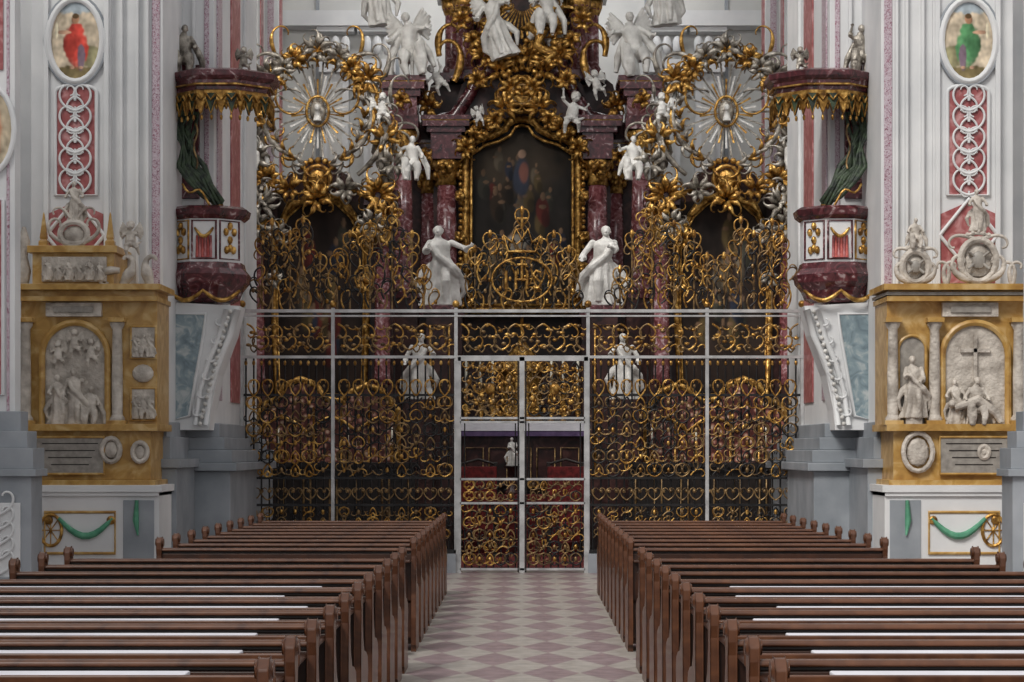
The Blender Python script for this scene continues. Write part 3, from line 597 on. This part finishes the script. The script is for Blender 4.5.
    # big saint beside the high altar, on its plinth
    d2=35.; yy=35.
    pb=MB(s); X1=A(440,d2); zb=Z(306,d2)
    pb.box(X1-.26,X1+.26,yy-.2,yy+.3,zb-.12,zb,REDM); pb.box(X1-.2,X1+.2,yy-.15,yy+.25,0,zb-.12,DREDM); pb.box(X1-.24,X1+.3,yy-.05,yy+.35,0,.9,DREDM); pb.frame(rect(X1-.14,X1+.14,1.2,zb-.3),yy-.16,.02,GOLD)
    gg=group('saint_statue'); pb.obj('plinth',gg)
    statue('saint_figure',X1*s,yy,zb,1.22,parent=gg,seed=2 if s<0 else 6,hl=(-.12,-.18,.70) if s<0 else (-.06,-.19,.72),hr=(.33,-.1,.74) if s<0 else (.24,-.12,.58),sx=-s*1.15)
    statue('saint_figure',A(421,d2)*s,yy-.3,Z(400,d2),1.0,parent=gg,seed=8,hl=(-.2,-.14,.7),hr=(.22,-.1,.56),sx=s)
    pb=MB(s); pb.box(A(421,d2)-.22,A(421,d2)+.22,yy-.52,yy-.16,0,Z(400,d2),DREDM); pb.obj('lower_plinth',gg)
# ------------------------------------------------------------------ high altar
d=41.; y=41.; g=group('high_altar'); u=d/F
def zz(p): return Z(p,d)
for s in(-1,1):
    b=MB(s)
    def px(p): return A(p,d)
    b.prismY([(0,0),(px(385),0),(px(385),zz(140)),(px(420),zz(118)),(px(430),zz(80)),(px(455),zz(60)),(px(460),zz(-20)),(0,zz(-30))],41.5,42.2,DREDM)
    b.box(px(462),px(432),41.2,41.6,0,zz(150),DREDM)
    for (pc,yy,r,q) in((447,40.8,.19,(305,185,162,120)),(405,40.2,.18,(290,160,137,86)),(428,41.3,.15,(305,190,170,140))):
        x=px(pc); sh,c0,c1,e=q
        b.box(x-r*1.5,x+r*1.5,yy-r*1.5,yy+r*1.6,0,zz(sh+12),DREDM); b.box(x-r*1.7,x+r*1.7,yy-r*1.7,yy+r*1.6,zz(sh+12),zz(sh+5),REDM)
        b.lathe(x,yy,[(r*1.35,zz(sh+5)),(r*1.3,zz(sh+2)),(r*1.05,zz(sh)),(r,zz(sh-5)),(r*.98,zz((sh+c0)/2)),(r*.86,zz(c0))],COLM,20)
        b.lathe(x,yy,[(r*.95,zz(c0+2)),(r*.9,zz(c0-3)),(r*1.15,zz(c0-9)),(r*1.05,zz(c0-12)),(r*1.5,zz(c1+2)),(r*1.4,zz(c1))],GOLD,14)
        for k in range(12):
            a=2*pi*k/12; rr=r*(1.2 if k%2 else 1.35); b.ell((x+rr*math.cos(a),yy+rr*math.sin(a),zz((c0-8) if k%2 else (c1+5))),(.05,.05,.08),GOLD,6)
        h=c1-e
        w=r*1.55; b.box(x-w,x+w,yy-w,yy+.8,zz(c1),zz(c1-h*.25),REDM); b.box(x-w*.92,x+w*.92,yy-w*.92,yy+.8,zz(c1-h*.25),zz(c1-h*.62),COLM if pc==405 else REDM)
        b.box(x-w*1.15,x+w*1.15,yy-w*1.15,yy+.8,zz(c1-h*.62),zz(c1-h*.75),REDM); b.box(x-w*1.4,x+w*1.4,yy-w*1.4,yy+.8,zz(c1-h*.75),zz(c1-h*.9),REDM); b.box(x-w*1.5,x+w*1.5,yy-w*1.5,yy+.8,zz(c1-h*.9),zz(e),REDM)
        b.box(x-w*1.42,x+w*1.42,yy-w*1.42,yy,zz(c1-h*.9)-.015,zz(c1-h*.9)+.015,GOLD)
    pts=[(px(430),40.9,zz(124)),(px(455),40.9,zz(118)),(px(470),40.9,zz(95)),(px(480),40.9,zz(75)),(px(505),40.9,zz(68))]
    b.tube(pts,[.12,.14,.12,.13,.12],REDM,8)
    for (pc,yy,r) in((465,41.1,.16),(452,41.4,.14),(482,41.5,.13)):
        b.lathe(px(pc),yy,[(r*1.4,zz(72)),(r*1.3,zz(66)),(r,zz(62)),(r*.95,zz(10)),(r*1.3,zz(6)),(r*1.3,zz(0))],COLM,16)
        b.lathe(px(pc),yy,[(r*1.0,zz(12)),(r*1.4,zz(4)),(r*1.5,zz(-4))],GOLD,12)
        b.box(px(pc)-r*2,px(pc)+r*2,yy-r*2,yy+.5,zz(-12),zz(-4),REDM); b.box(px(pc)-r*1.7,px(pc)+r*1.7,yy-r*1.7,yy+.5,zz(80),zz(71),REDM)
    b.prismY([(0,zz(118)),(px(450),zz(118)),(px(462),zz(85)),(px(470),zz(72)),(0,zz(66))],41.0,41.5,DREDM)
    fr=[(522,121),(510,123),(505,131),(494,137),(480,141),(466,151),(466,300),(466,312),(522,312)]
    b.tube([(px(a),40.75,zz(c)) for a,c in fr],.07,GOLD,8); b.tube([(px(a)+(-.1 if a<520 else 0),40.75,zz(c+6 if c<300 else c-6)) for a,c in fr],.03,GOLD,6)
    for k in range(24): b.ell((px(461),40.72,zz(155+k*6.2)),(.045,.04,.05),GOLD,6)
    b.box(0,px(440),38.8,40.4,0,zz(430),DREDM); b.box(0,px(455),38.5,39.6,zz(436),zz(430),GOLD)
    b.obj('altar_architecture' ,g)
    cg=CB(s)
    for i,(a,c,r,n) in enumerate(((505,112,15,8),(484,132,13,7),(466,152,11,7),(500,75,15,8),(485,60,13,7),(430,110,12,7),(462,25,11,7),(405,112,9,6),(466,302,11,7),(500,8,13,8),(495,125,10,7),(475,140,9,6),(512,92,12,7),(515,60,12,8),(478,85,11,7),(474,45,9,7),(490,35,10,7),(447,172,7,6),(461,200,5,5),(461,240,5,5),(461,270,5,5),(425,160,9,6))):
        ornament(cg,px(a),zz(c),40.6 if a!=405 else 39.8,r*u,n,.034,i+4)
    cg.curl(px(455),zz(85),40.6,2.,60*u,-.5,-10,.06,.03,n=24,swell=.5); cg.curl(px(440),zz(60),40.6,1.4,50*u,.5,10,.055,.025,n=24,swell=.5)
    cg.obj('gilded_ornament',GOLD,g)
    A2=[(414,84,1.35,'seat',True,.15),(499,62,1.2,'fly',True,.3),(441,100,.66,'putto',False,.6),(480,130,.42,'putto',True,.3),(571,138,.85,'putto',False,-.2),(596,104,.6,'putto',True,.2),(383,30,1.2,'stand',True,.1),(398,178,.6,'putto',False,.2)]
    for k,(a,c,h,po,w,ln) in enumerate(A2):
        if (s>0)and a<522 and k in(2,3): continue
        if k==1 and s>0: continue
        if a>522:
            if s<0: continue
            a=1044-a
        statue('altar_angel',px(a)*s,40.0 if k in(0,) else 40.3,zz(c)-.05,h,po,wings=w,parent=g,seed=50+k+int(s),hl=(-.27,-.1,.86),hr=(.28,-.1,.66),lean=ln*(-s),sx=s)
b=MB()
cx=0; cz=zz(99)
b.ell((cx,40.6,cz),(.30,.16,.28),GOLD,16); b.frame(oval(cx,cz,.32,.30,20),40.52,.05,GOLD,8); b.frame(oval(cx,cz,.18,.17,20),40.45,.025,OLDGOLD,6)
for k in range(9): b.ell((cx+.16*(k-4)*.7,40.5,zz(80)+.07*(4-abs(k-4))*.5),.06,GOLD,8)
for k in range(40):
    a=2*pi*k/40; b.tube([(.2*math.cos(a),41.0,zz(0)+.2*math.sin(a)),((.95 if k%2 else .7)*math.cos(a),40.95,zz(0)+(.95 if k%2 else .7)*math.sin(a))],[.015,.035],GOLD,4,False,False,.5)
rd=random.Random(5)
for k in range(30): b.ell((rd.uniform(-.5,.7),40.6+rd.uniform(-.1,.1),zz(rd.uniform(30,68))),(rd.uniform(.06,.13),.1,rd.uniform(.05,.1)),GOLD if k%3 else STATUE,8)
b.tube([(.1,40.45,zz(30)),(.35,40.4,zz(40)),(.25,40.4,zz(52)),(.55,40.4,zz(60)),(.35,40.4,zz(70))],[.08,.13,.1,.1,.04],GOLD,8)
b.box(-1.1,1.1,38.45,38.9,zz(430),zz(424),CLOTH_GLARE); b.box(-1.1,1.1,38.43,38.46,zz(432),zz(424),CLOTH_GLARE); b.box(-1.05,1.05,38.44,38.6,zz(437),zz(432),PURP)
b.box(-1.0,1.0,38.55,38.8,1.0,zz(434),DREDM)
for k in range(5): b.frame(rect(-.95+k*.4,-.65+k*.4,zz(500),zz(448)),38.53,.015,OLDGOLD)
b.lathe(0,39.6,[(.45,zz(424)),(.45,zz(420)),(.36,zz(417)),(.36,zz(378)),(.44,zz(374)),(.44,zz(370)),(.3,zz(362)),(.12,zz(350)),(.04,zz(342))],GOLD,10,False)
b.tube([(0,39.5,zz(345)),(0,39.5,zz(322))],.03,GOLD); b.tube([(-.14,39.5,zz(330)),(.14,39.5,zz(330))],.03,GOLD)
for x in(-.95,-.7,-.5,.5,.7,.95):
    b.lathe(x,39.1,[(.09,zz(424)),(.03,zz(420)),(.06,zz(410)),(.025,zz(400)),(.07,zz(392)),(.02,zz(391))],GOLD,10); b.lathe(x,39.1,[(.022,zz(391)),(.022,zz(365))],WAX,8)
b.lathe(-.16,38.2,[(.14,.85),(.14,.9),(.08,.95),(.08,1.28),(.13,1.32),(.13,1.34)],DREDM,12)
b.obj('tabernacle_and_candlesticks',g)
statue('madonna_figure',-.16,38.2,1.33,.48,parent=g,seed=4,hl=(-.08,-.18,.66),hr=(.08,-.18,.7))
statue('altar_angel',.42,40.4,zz(42),1.05,'seat',wings=True,parent=g,seed=70,hl=(-.25,-.1,.8),hr=(.28,-.1,.9),m=STATUE)
painting('altar_painting',-54*u,54*u,zz(312),zz(125),40.9,(.016,.013,.011),
  [(.5,.78,.42,.16,(.035,.025,.016))]+figures(11,10,.15,.85,.62,.85,.05,.3)+figures(12,9,.25,.75,.45,.6,.055,.35)+figures(13,16,.1,.9,.15,.42,.06,.45)+
  [(.5,.72,.08,.10,(.03,.036,.055)),(.52,.74,.05,.06,(.15,.06,.045)),(.5,.84,.035,.022,(.30,.19,.13)),(.45,.37,.1,.05,(.27,.24,.2)),(.5,.05,.5,.06,(.03,.02,.015))],g,'rect',110,180,seed=8,sharp=10)
# steps with carpet
b=MB()
for k in range(5):
    b.box(-1.9+.1*k,1.9-.1*k,35.4+k*.45,38.75,.17*k,.17*(k+1),GREY); b.box(-1.0,1.0,35.39+k*.45,38.5,.17*k,.17*(k+1)+.012,REDC)
b.box(-1.0,1.0,31.2,35.4,0,.012,REDC); b.obj('altar_steps')
for s in(-1,1):
    b=MB(s); x=.66; yy=34.4
    b.box(x-.28,x+.28,yy-.25,yy+.3,.42,.52,REDC); b.box(x-.28,x+.28,yy+.24,yy+.32,.5,1.35,REDC)
    for a in(-.26,.26):
        for c in(-.23,.28): b.box(x+a-.03,x+a+.03,yy+c-.03,yy+c+.03,.012,.45 if c<0 else 1.42,BLACK)
        b.box(x+a-.03,x+a+.03,yy-.25,yy+.3,.72,.77,BLACK); b.box(x+a-.03,x+a+.03,yy-.25,yy-.19,.45,.75,BLACK)
    b.tube([(x-.28,yy+.28,1.38),(x,yy+.28,1.46),(x+.28,yy+.28,1.38)],.025,BLACK,6)
    b.obj('upholstered_armchair',bevel=.01)
    b=MB(s); b.box(1.55,3.9,33.4,33.7,0,1.35,BLACK); b.box(1.5,3.95,33.3,33.75,1.35,1.42,BLACK)
    for k in range(6): b.frame(rect(1.65+k*.38,1.93+k*.38,.25,1.2),33.39,.018,OLDGOLD)
    b.obj('choir_stall')
# ------------------------------------------------------------------ wrought iron choir screen
d=30.; y=30.; g=group('wrought_iron_choir_screen'); u=d/F
def PX(p): return (p-VX)*u
def zz(p): return Z(p,d)
b=MB(); gd=CB(); ir=CB(); og=CB(); lf=MB(); RS=random.Random(21)
for p in(242,333,456,588,707,802): b.box(PX(p)-.022,PX(p)+.022,y-.03,y+.03,0,zz(308),BIRON); b.ell((PX(p),y,zz(304)),.05,GOLD)
for q,t in((311,.02),(316,.01),(357,.018)): b.box(PX(241),PX(803),y-.035,y+.035,zz(q)-t,zz(q)+t,BIRON)
for x0,x1 in((241,456),(588,803)):
    for q in(395,478,505,): b.box(PX(x0),PX(x1),y-.025,y+.025,zz(q)-.016,zz(q)+.016,IRON)
    b.box(PX(x0),PX(x1),y-.1,y+.1,0,.25,GREY)
    b.box(PX(x0),PX(x1),y-.03,y+.03,.25,.3,IRON)
    p=x0+5
    while p<x1-3:
        b.tube([(PX(p),y,.25),(PX(p),y,zz(357))],.0125,IRON,6,smooth=False)
        lf.ell((PX(p),y,zz(491)),(.03,.03,.03),OLDGOLD,6); lf.ell((PX(p),y-.01,zz(363)),(.022,.02,.035),GOLD,6); lf.ell((PX(p),y,zz(386)),(.018,.018,.03),OLDGOLD,6)
        p+=7.8
def cell(cx,cz,w,h,k,gp=.45,r=.0125):
    """one symmetric scroll motif; iron, dim gilding and gold mixed"""
    def pick():
        q=RS.random(); return gd if q<gp*.6 else (og if q<gp+.25 else ir)
    L=h*1.75; t=RS.randrange(3)
    if t==0:
        pick().pair(cx,cz-h*.5,y-.02,.15,L,2.0,10.5,r,r*.6,n=16); pick().pair(cx,cz+h*.5,y-.02,-.15,L*.8,-2.,-10.5,r,r*.6,n=16)
    elif t==1:
        pick().pair(cx,cz+h*.45,y-.02,-.7,L*.9,-1.2,-11,r,r*.6,n=16); pick().pair(cx,cz-h*.05,y-.02,-1.1,L*.7,1.6,10,r,r*.6,n=14)
    else:
        pick().curl(cx-w*.4,cz-h*.4,y-.02,1.1,L,-1.5,-10,r,r*.6,n=16); pick().curl(cx+w*.4,cz+h*.4,y-.02,pi+1.1,L,-1.5,-10,r,r*.6,n=16)
        pick().pair(cx,cz,y,.8,L*.6,1.5,10,r,r*.6,n=14)
    if RS.random()<.6: lf.ell((cx,y-.03,cz),(.026,.02,.036),GOLD if RS.random()<gp+.15 else OLDGOLD,6)
def frieze(x0,x1,q0,q1,n):
    for k in range(n):
        cx=PX(x0+(x1-x0)*(k+.5)/n); cz=(zz(q0)+zz(q1))/2; h=zz(q0)-zz(q1)
        h=abs(h); w=(x1-x0)/n*u; s=1 if k%2 else -1
        gd.curl(cx-w*.5,cz-s*h*.38,y-.02,s*.3,w*1.7,s*1.4,s*10.5,.016,.010,n=18); og.curl(cx+w*.5,cz+s*h*.38,y-.02,pi+s*.3,w*1.7,s*1.4,s*10.5,.016,.010,n=18)
        og.curl(cx-w*.3,cz+s*h*.3,y,-s*.5,w*1.1,-s*1.,-s*9,.012,.008,n=14); gd.curl(cx+w*.2,cz-s*h*.3,y,s*.9,w*.8,-s*1.,-s*9,.012,.008,n=12)
        og.pair(cx,cz-h*.45,y,.5,w*.9,1.5,11,.012,.007,n=14)
        for j in range(4): lf.ell((cx+(j-1.5)*w*.25,y-.02,cz+RS.uniform(-.35,.35)*h),(.036,.02,.024),GOLD if j%2 else OLDGOLD,6)
frieze(247,329,320,354,6); frieze(338,452,320,354,8); frieze(461,584,320,354,9); frieze(593,702,320,354,8); frieze(712,798,320,354,6)
for x0,x1 in((247,330),(337,452),(592,703),(711,797)):
    n=round((x1-x0)/14.5); w=(x1-x0)/n
    for k in range(n):
        cx=PX(x0+w*(k+.5))
        for j in range(6):
            q=401+13.4*j
            cell(cx,zz(q+2),w*u,13.5*u,k+j,.42)
        gd.pair(cx,zz(396),y-.02,.7,.34,1.2,10,.013,.008,n=14)
        og.pair(cx,zz(500),y-.02,.4,.26,1.2,10,.012,.007,n=12)
        for q in(512,522,534): cell(cx,zz(q),w*u,10*u,k,.5,.011)
# gate
def bar(p0,p1,q0,q1,m=BIRON): b.box(PX(p0),PX(p1),y-.04,y+.02,zz(q1),zz(q0),m)
bar(456,461,357,573);bar(584,589,357,573);bar(519.5,524.5,357,573);bar(458,588,356,361)
for q in(417,421,478,502,568): bar(460,585,q,q+2.2)
bar(517.5,519,361,572,IRON); bar(525,526.5,361,572,IRON)
for sd,(x0,x1) in enumerate(((461,519),(525,584))):
    xm=(x0+x1)/2
    for j in range(5):
        for k in range(5): cell(PX(x0+4+(x1-x0-8)*(k+.5)/5),zz(367+j*10.8),10*u,11*u,k,.65,.0125)
    for k in range(44): lf.ell((PX(xm+RS.uniform(-26,26)),y-.05,zz(RS.uniform(364,414))),(RS.uniform(.015,.04),.02,RS.uniform(.015,.04)),GOLD if k%3 else OLDGOLD,6)
    lf.ell((PX(xm),y-.06,zz(389)),(.07,.04,.08),GOLD,10)
    n=8
    for k in range(n):
        p=x0+(x1-x0)*(k+.5)/n; b.tube([(PX(p),y,zz(568)),(PX(p),y,zz(504))],.010,IRON,5,smooth=False)
        if k in(0,7): b.tube([(PX(p),y,zz(478)),(PX(p),y,zz(421))],.009,IRON,5,smooth=False)
    for k in range(5):
        for q in(485,496): cell(PX(x0+3+(x1-x0-6)*(k+.5)/5),zz(q),10*u,10*u,k,.6,.011)
    for j in range(5):
        for k in range(5): cell(PX(x0+3+(x1-x0-6)*(k+.5)/5),zz(511+j*12),11*u,12*u,k,.5,.012)
# crests
def crest(prof,cw=12.5,ch=12,seed=0):
    rd=random.Random(seed); xm=min(p[0] for p in prof); xM=max(p[0] for p in prof)
    def top(x):
        for (a,ha),(e,he) in zip(prof,prof[1:]):
            if a<=x<=e: return ha+(he-ha)*(x-a)/(e-a)
        return 0
    n=max(2,round((xM-xm)/cw)); w=(xM-xm)/n
    for i in range(n):
        x=xm+w*(i+.5); t=top(x); m=max(1,int((308-t)/ch))
        for j in range(m):
            q=308-ch*(j+.5)+rd.uniform(-2,2); xx=x+rd.uniform(-2,2); sg=rd.choice((-1,1)); k=rd.random()
            big=1.35 if rd.random()<.3 else 1.
            cbb=(gd,og,gd,og,ir)[rd.randrange(5)]; cb2=(gd,og,ir,ir)[rd.randrange(4)]
            cbb.curl(PX(xx),zz(q+ch*.6),y,pi/2+sg*.6,ch*u*2.6*big,-sg*1.4,-sg*11,.0155,.010,n=20)
            cb2.curl(PX(xx),zz(q+ch*.2),y-.02,pi/2-sg*1.0,ch*u*2.1,sg*.9,sg*10.5,.014,.009,n=16)
            if k>.45: lf.ell((PX(xx+sg*4),y-.03,zz(q)),(.024,.02,.034),GOLD if k>.7 else OLDGOLD,6)
    for (a,ha) in prof[1:-1]:
        og.line([(PX(a),y,zz(310)),(PX(a),y,zz(ha-2))],.013); lf.ell((PX(a),y,zz(ha-6)),(.03,.03,.06),GOLD,8); gd.pair(PX(a),zz(ha+10),y,.6,.36,1.2,10,.015,.009,n=16); og.pair(PX(a),zz(ha+2),y,-.3,.28,-1.2,-10,.013,.009,n=14)
L1=[(250,300),(262,245),(272,228),(290,240),(303,226),(320,262),(337,262),(350,240),(370,230),(392,214),(412,240),(424,275),(440,300)]
crest(L1,seed=1); crest([(1044-a,c) for a,c in L1[::-1]],seed=2)
crest([(462,285),(475,255),(490,240),(503,246),(522,216),(541,246),(554,240),(569,255),(582,285)],seed=3)
def em(pts,r=.02,cyc=False): gd.line([(PX(a),y-.06,zz(c)) for a,c in pts],r,cyc)
em([(508,252),(504,236),(512,243),(516,229),(522,240),(528,229),(532,243),(540,236),(536,252)],.022,True); em([(522,229),(522,214)],.018); em([(517,219),(527,219)],.018)
cx,cz=522,280
em([(cx-16,cz-9),(cx-16,cz+9)],.022);em([(cx-6,cz-9),(cx-6,cz+9)],.022);em([(cx+5,cz-9),(cx+5,cz+9)],.022);em([(cx-6,cz),(cx+5,cz)],.02)
em([(cx+19,cz-7),(cx+14,cz-9),(cx+11,cz-5),(cx+19,cz+3),(cx+16,cz+9),(cx+11,cz+7)],.02);em([(cx,cz),(cx,cz-20)],.02);em([(cx-5,cz-15),(cx+5,cz-15)],.018)
em([(cx+30*math.cos(t*pi/12),cz+22*math.sin(t*pi/12)) for t in range(24)],.016,True)
b.obj('screen_frame',g); gd.obj('gilded_scrollwork',GOLD,g); og.obj('aged_gilt_scrollwork',OLDGOLD,g); ir.obj('iron_scrollwork',IRON,g); lf.obj('gilded_leaves',g)
# ------------------------------------------------------------------ pews
prof=[(-.02,0),(.5,0),(.5,.06),(.46,.12),(.46,.36),(.5,.44),(.46,.52),(.34,.56),(.2,.58),(.12,.66),(.07,.80),(.09,.90),(.08,.97),(.05,1.0),(.01,1.0),(-.03,.96),(-.03,.90),(-.015,.84),(-.03,.5),(-.05,.3),(-.05,.06),(-.02,.06)]
def pewmesh(x0,x1,glare_strip,k):
    b=MB(1); rd=random.Random(k)
    b.prismX(prof,x0-.020,x0+.020,WOODL); b.prismX(prof,x1-.020,x1+.020,WOODL)
    for xc in(x0,x1): b.tube([(xc-.032,.028,.957),(xc-.020,.028,.957),(xc+.020,.028,.957),(xc+.032,.028,.957)],[.028,.042,.042,.028],WOODL,14)
    b.box(x0,x1,.0,.03,.12,.86,WOOD); b.prismX([(-.02,.880),(.05,.880),(.055,.895),(.04,.908),(-.01,.908),(-.022,.895)],x0,x1,WOODL)
    b.box(x0,x1,.005,.025,.86,.882,BLACK)
    n=5
    for k in range(n):
        a=x0+(x1-x0)*k/n+.05; e=x0+(x1-x0)*(k+1)/n-.05; b.box(a,e,-.012,0,.2,.7,WOOD)
    b.box(x0,x1,.0,.44,.42,.455,WOOD); b.box(x0,x1,.06,.12,.06,.42,WOOD)
    if glare_strip:
        b.box(x0+.02,x1-.02,-.30,-.0,.825,.845,WOOD); b.box(x0+.02,x1-.02,-.325,-.30,.82,.878,WOODL)
        b.box(x0+.18+rd.uniform(0,.3),x1-.06,-.298,-.03,.845,.866,CLOTH_GLARE)  # white strip: window reflection on the glossy ledge, put into the colour
    else:
        b.box(x0+.02,x1-.02,-.22,-.0,.79,.81,WOOD)
    b.box(x0+.05,x1-.05,-.42,-.2,.12,.16,WOOD)
    return b
dd=5.9; k=0
while dd<26:
    x1=3.25 if dd<17.4 else 2.88
    glare_strip=dd<14.5
    for s in(-1,1):
        m=pewmesh(.86,x1,glare_strip,k*2+s); m.v=[(x*s,yy,z*.905) for x,yy,z in m.v]
        o=m.obj('pew',bevel=.006); o.location=(0,dd,0)
    dd+=.88 if k!=12 else 1.8
    k+=1
# ------------------------------------------------------------------ light, camera
w=bpy.data.worlds.new('church_daylight'); bpy.context.scene.world=w; w.use_nodes=True
bg=w.node_tree.nodes['Background']; bg.inputs[0].default_value=(.97,.98,1,1); bg.inputs[1].default_value=.70
def light(name,kind,loc,tgt,e,col=(1,1,1),**k):
    l=bpy.data.lights.new(name,kind); l.energy=e; l.color=col
    for a,v in k.items(): setattr(l,a,v)
    o=bpy.data.objects.new(name,l); o.location=loc; o.rotation_euler=(Vector(tgt)-Vector(loc)).to_track_quat('-Z','Y').to_euler(); bpy.context.collection.objects.link(o)
light('daylight_sun','SUN',(-9,14,20),(1,30,2),2.3,(1,.965,.91),angle=.35)
light('chancel_fill_left','AREA',(-3.9,33,11.3),(.8,43,5.5),300,(1,.97,.92),shape='RECTANGLE',size=2.5,size_y=2)  # added fill lamp for the altar fronts, no window modelled here
light('chancel_fill_right','AREA',(3.9,33,11.3),(-.8,43,5.5),150,(.95,.98,1),shape='RECTANGLE',size=2.5,size_y=2)  # weaker fill lamp added on the right, likewise without a window
light('apse_fill_light','AREA',(0,43.5,11.7),(0,46,6),130,(1,1,1),shape='RECTANGLE',size=6,size_y=1)  # unseen fill lamp added to brighten the back wall
cam=bpy.data.cameras.new('camera'); cam.sensor_width=36; cam.lens=36*F/1024; cam.shift_x=-10/1024; cam.shift_y=109/1024; cam.clip_end=200
o=bpy.data.objects.new('camera',cam); o.location=(0,0,H); o.rotation_euler=(pi/2,0,0); bpy.context.collection.objects.link(o); bpy.context.scene.camera=o
bpy.context.scene.view_settings.view_transform='Standard'
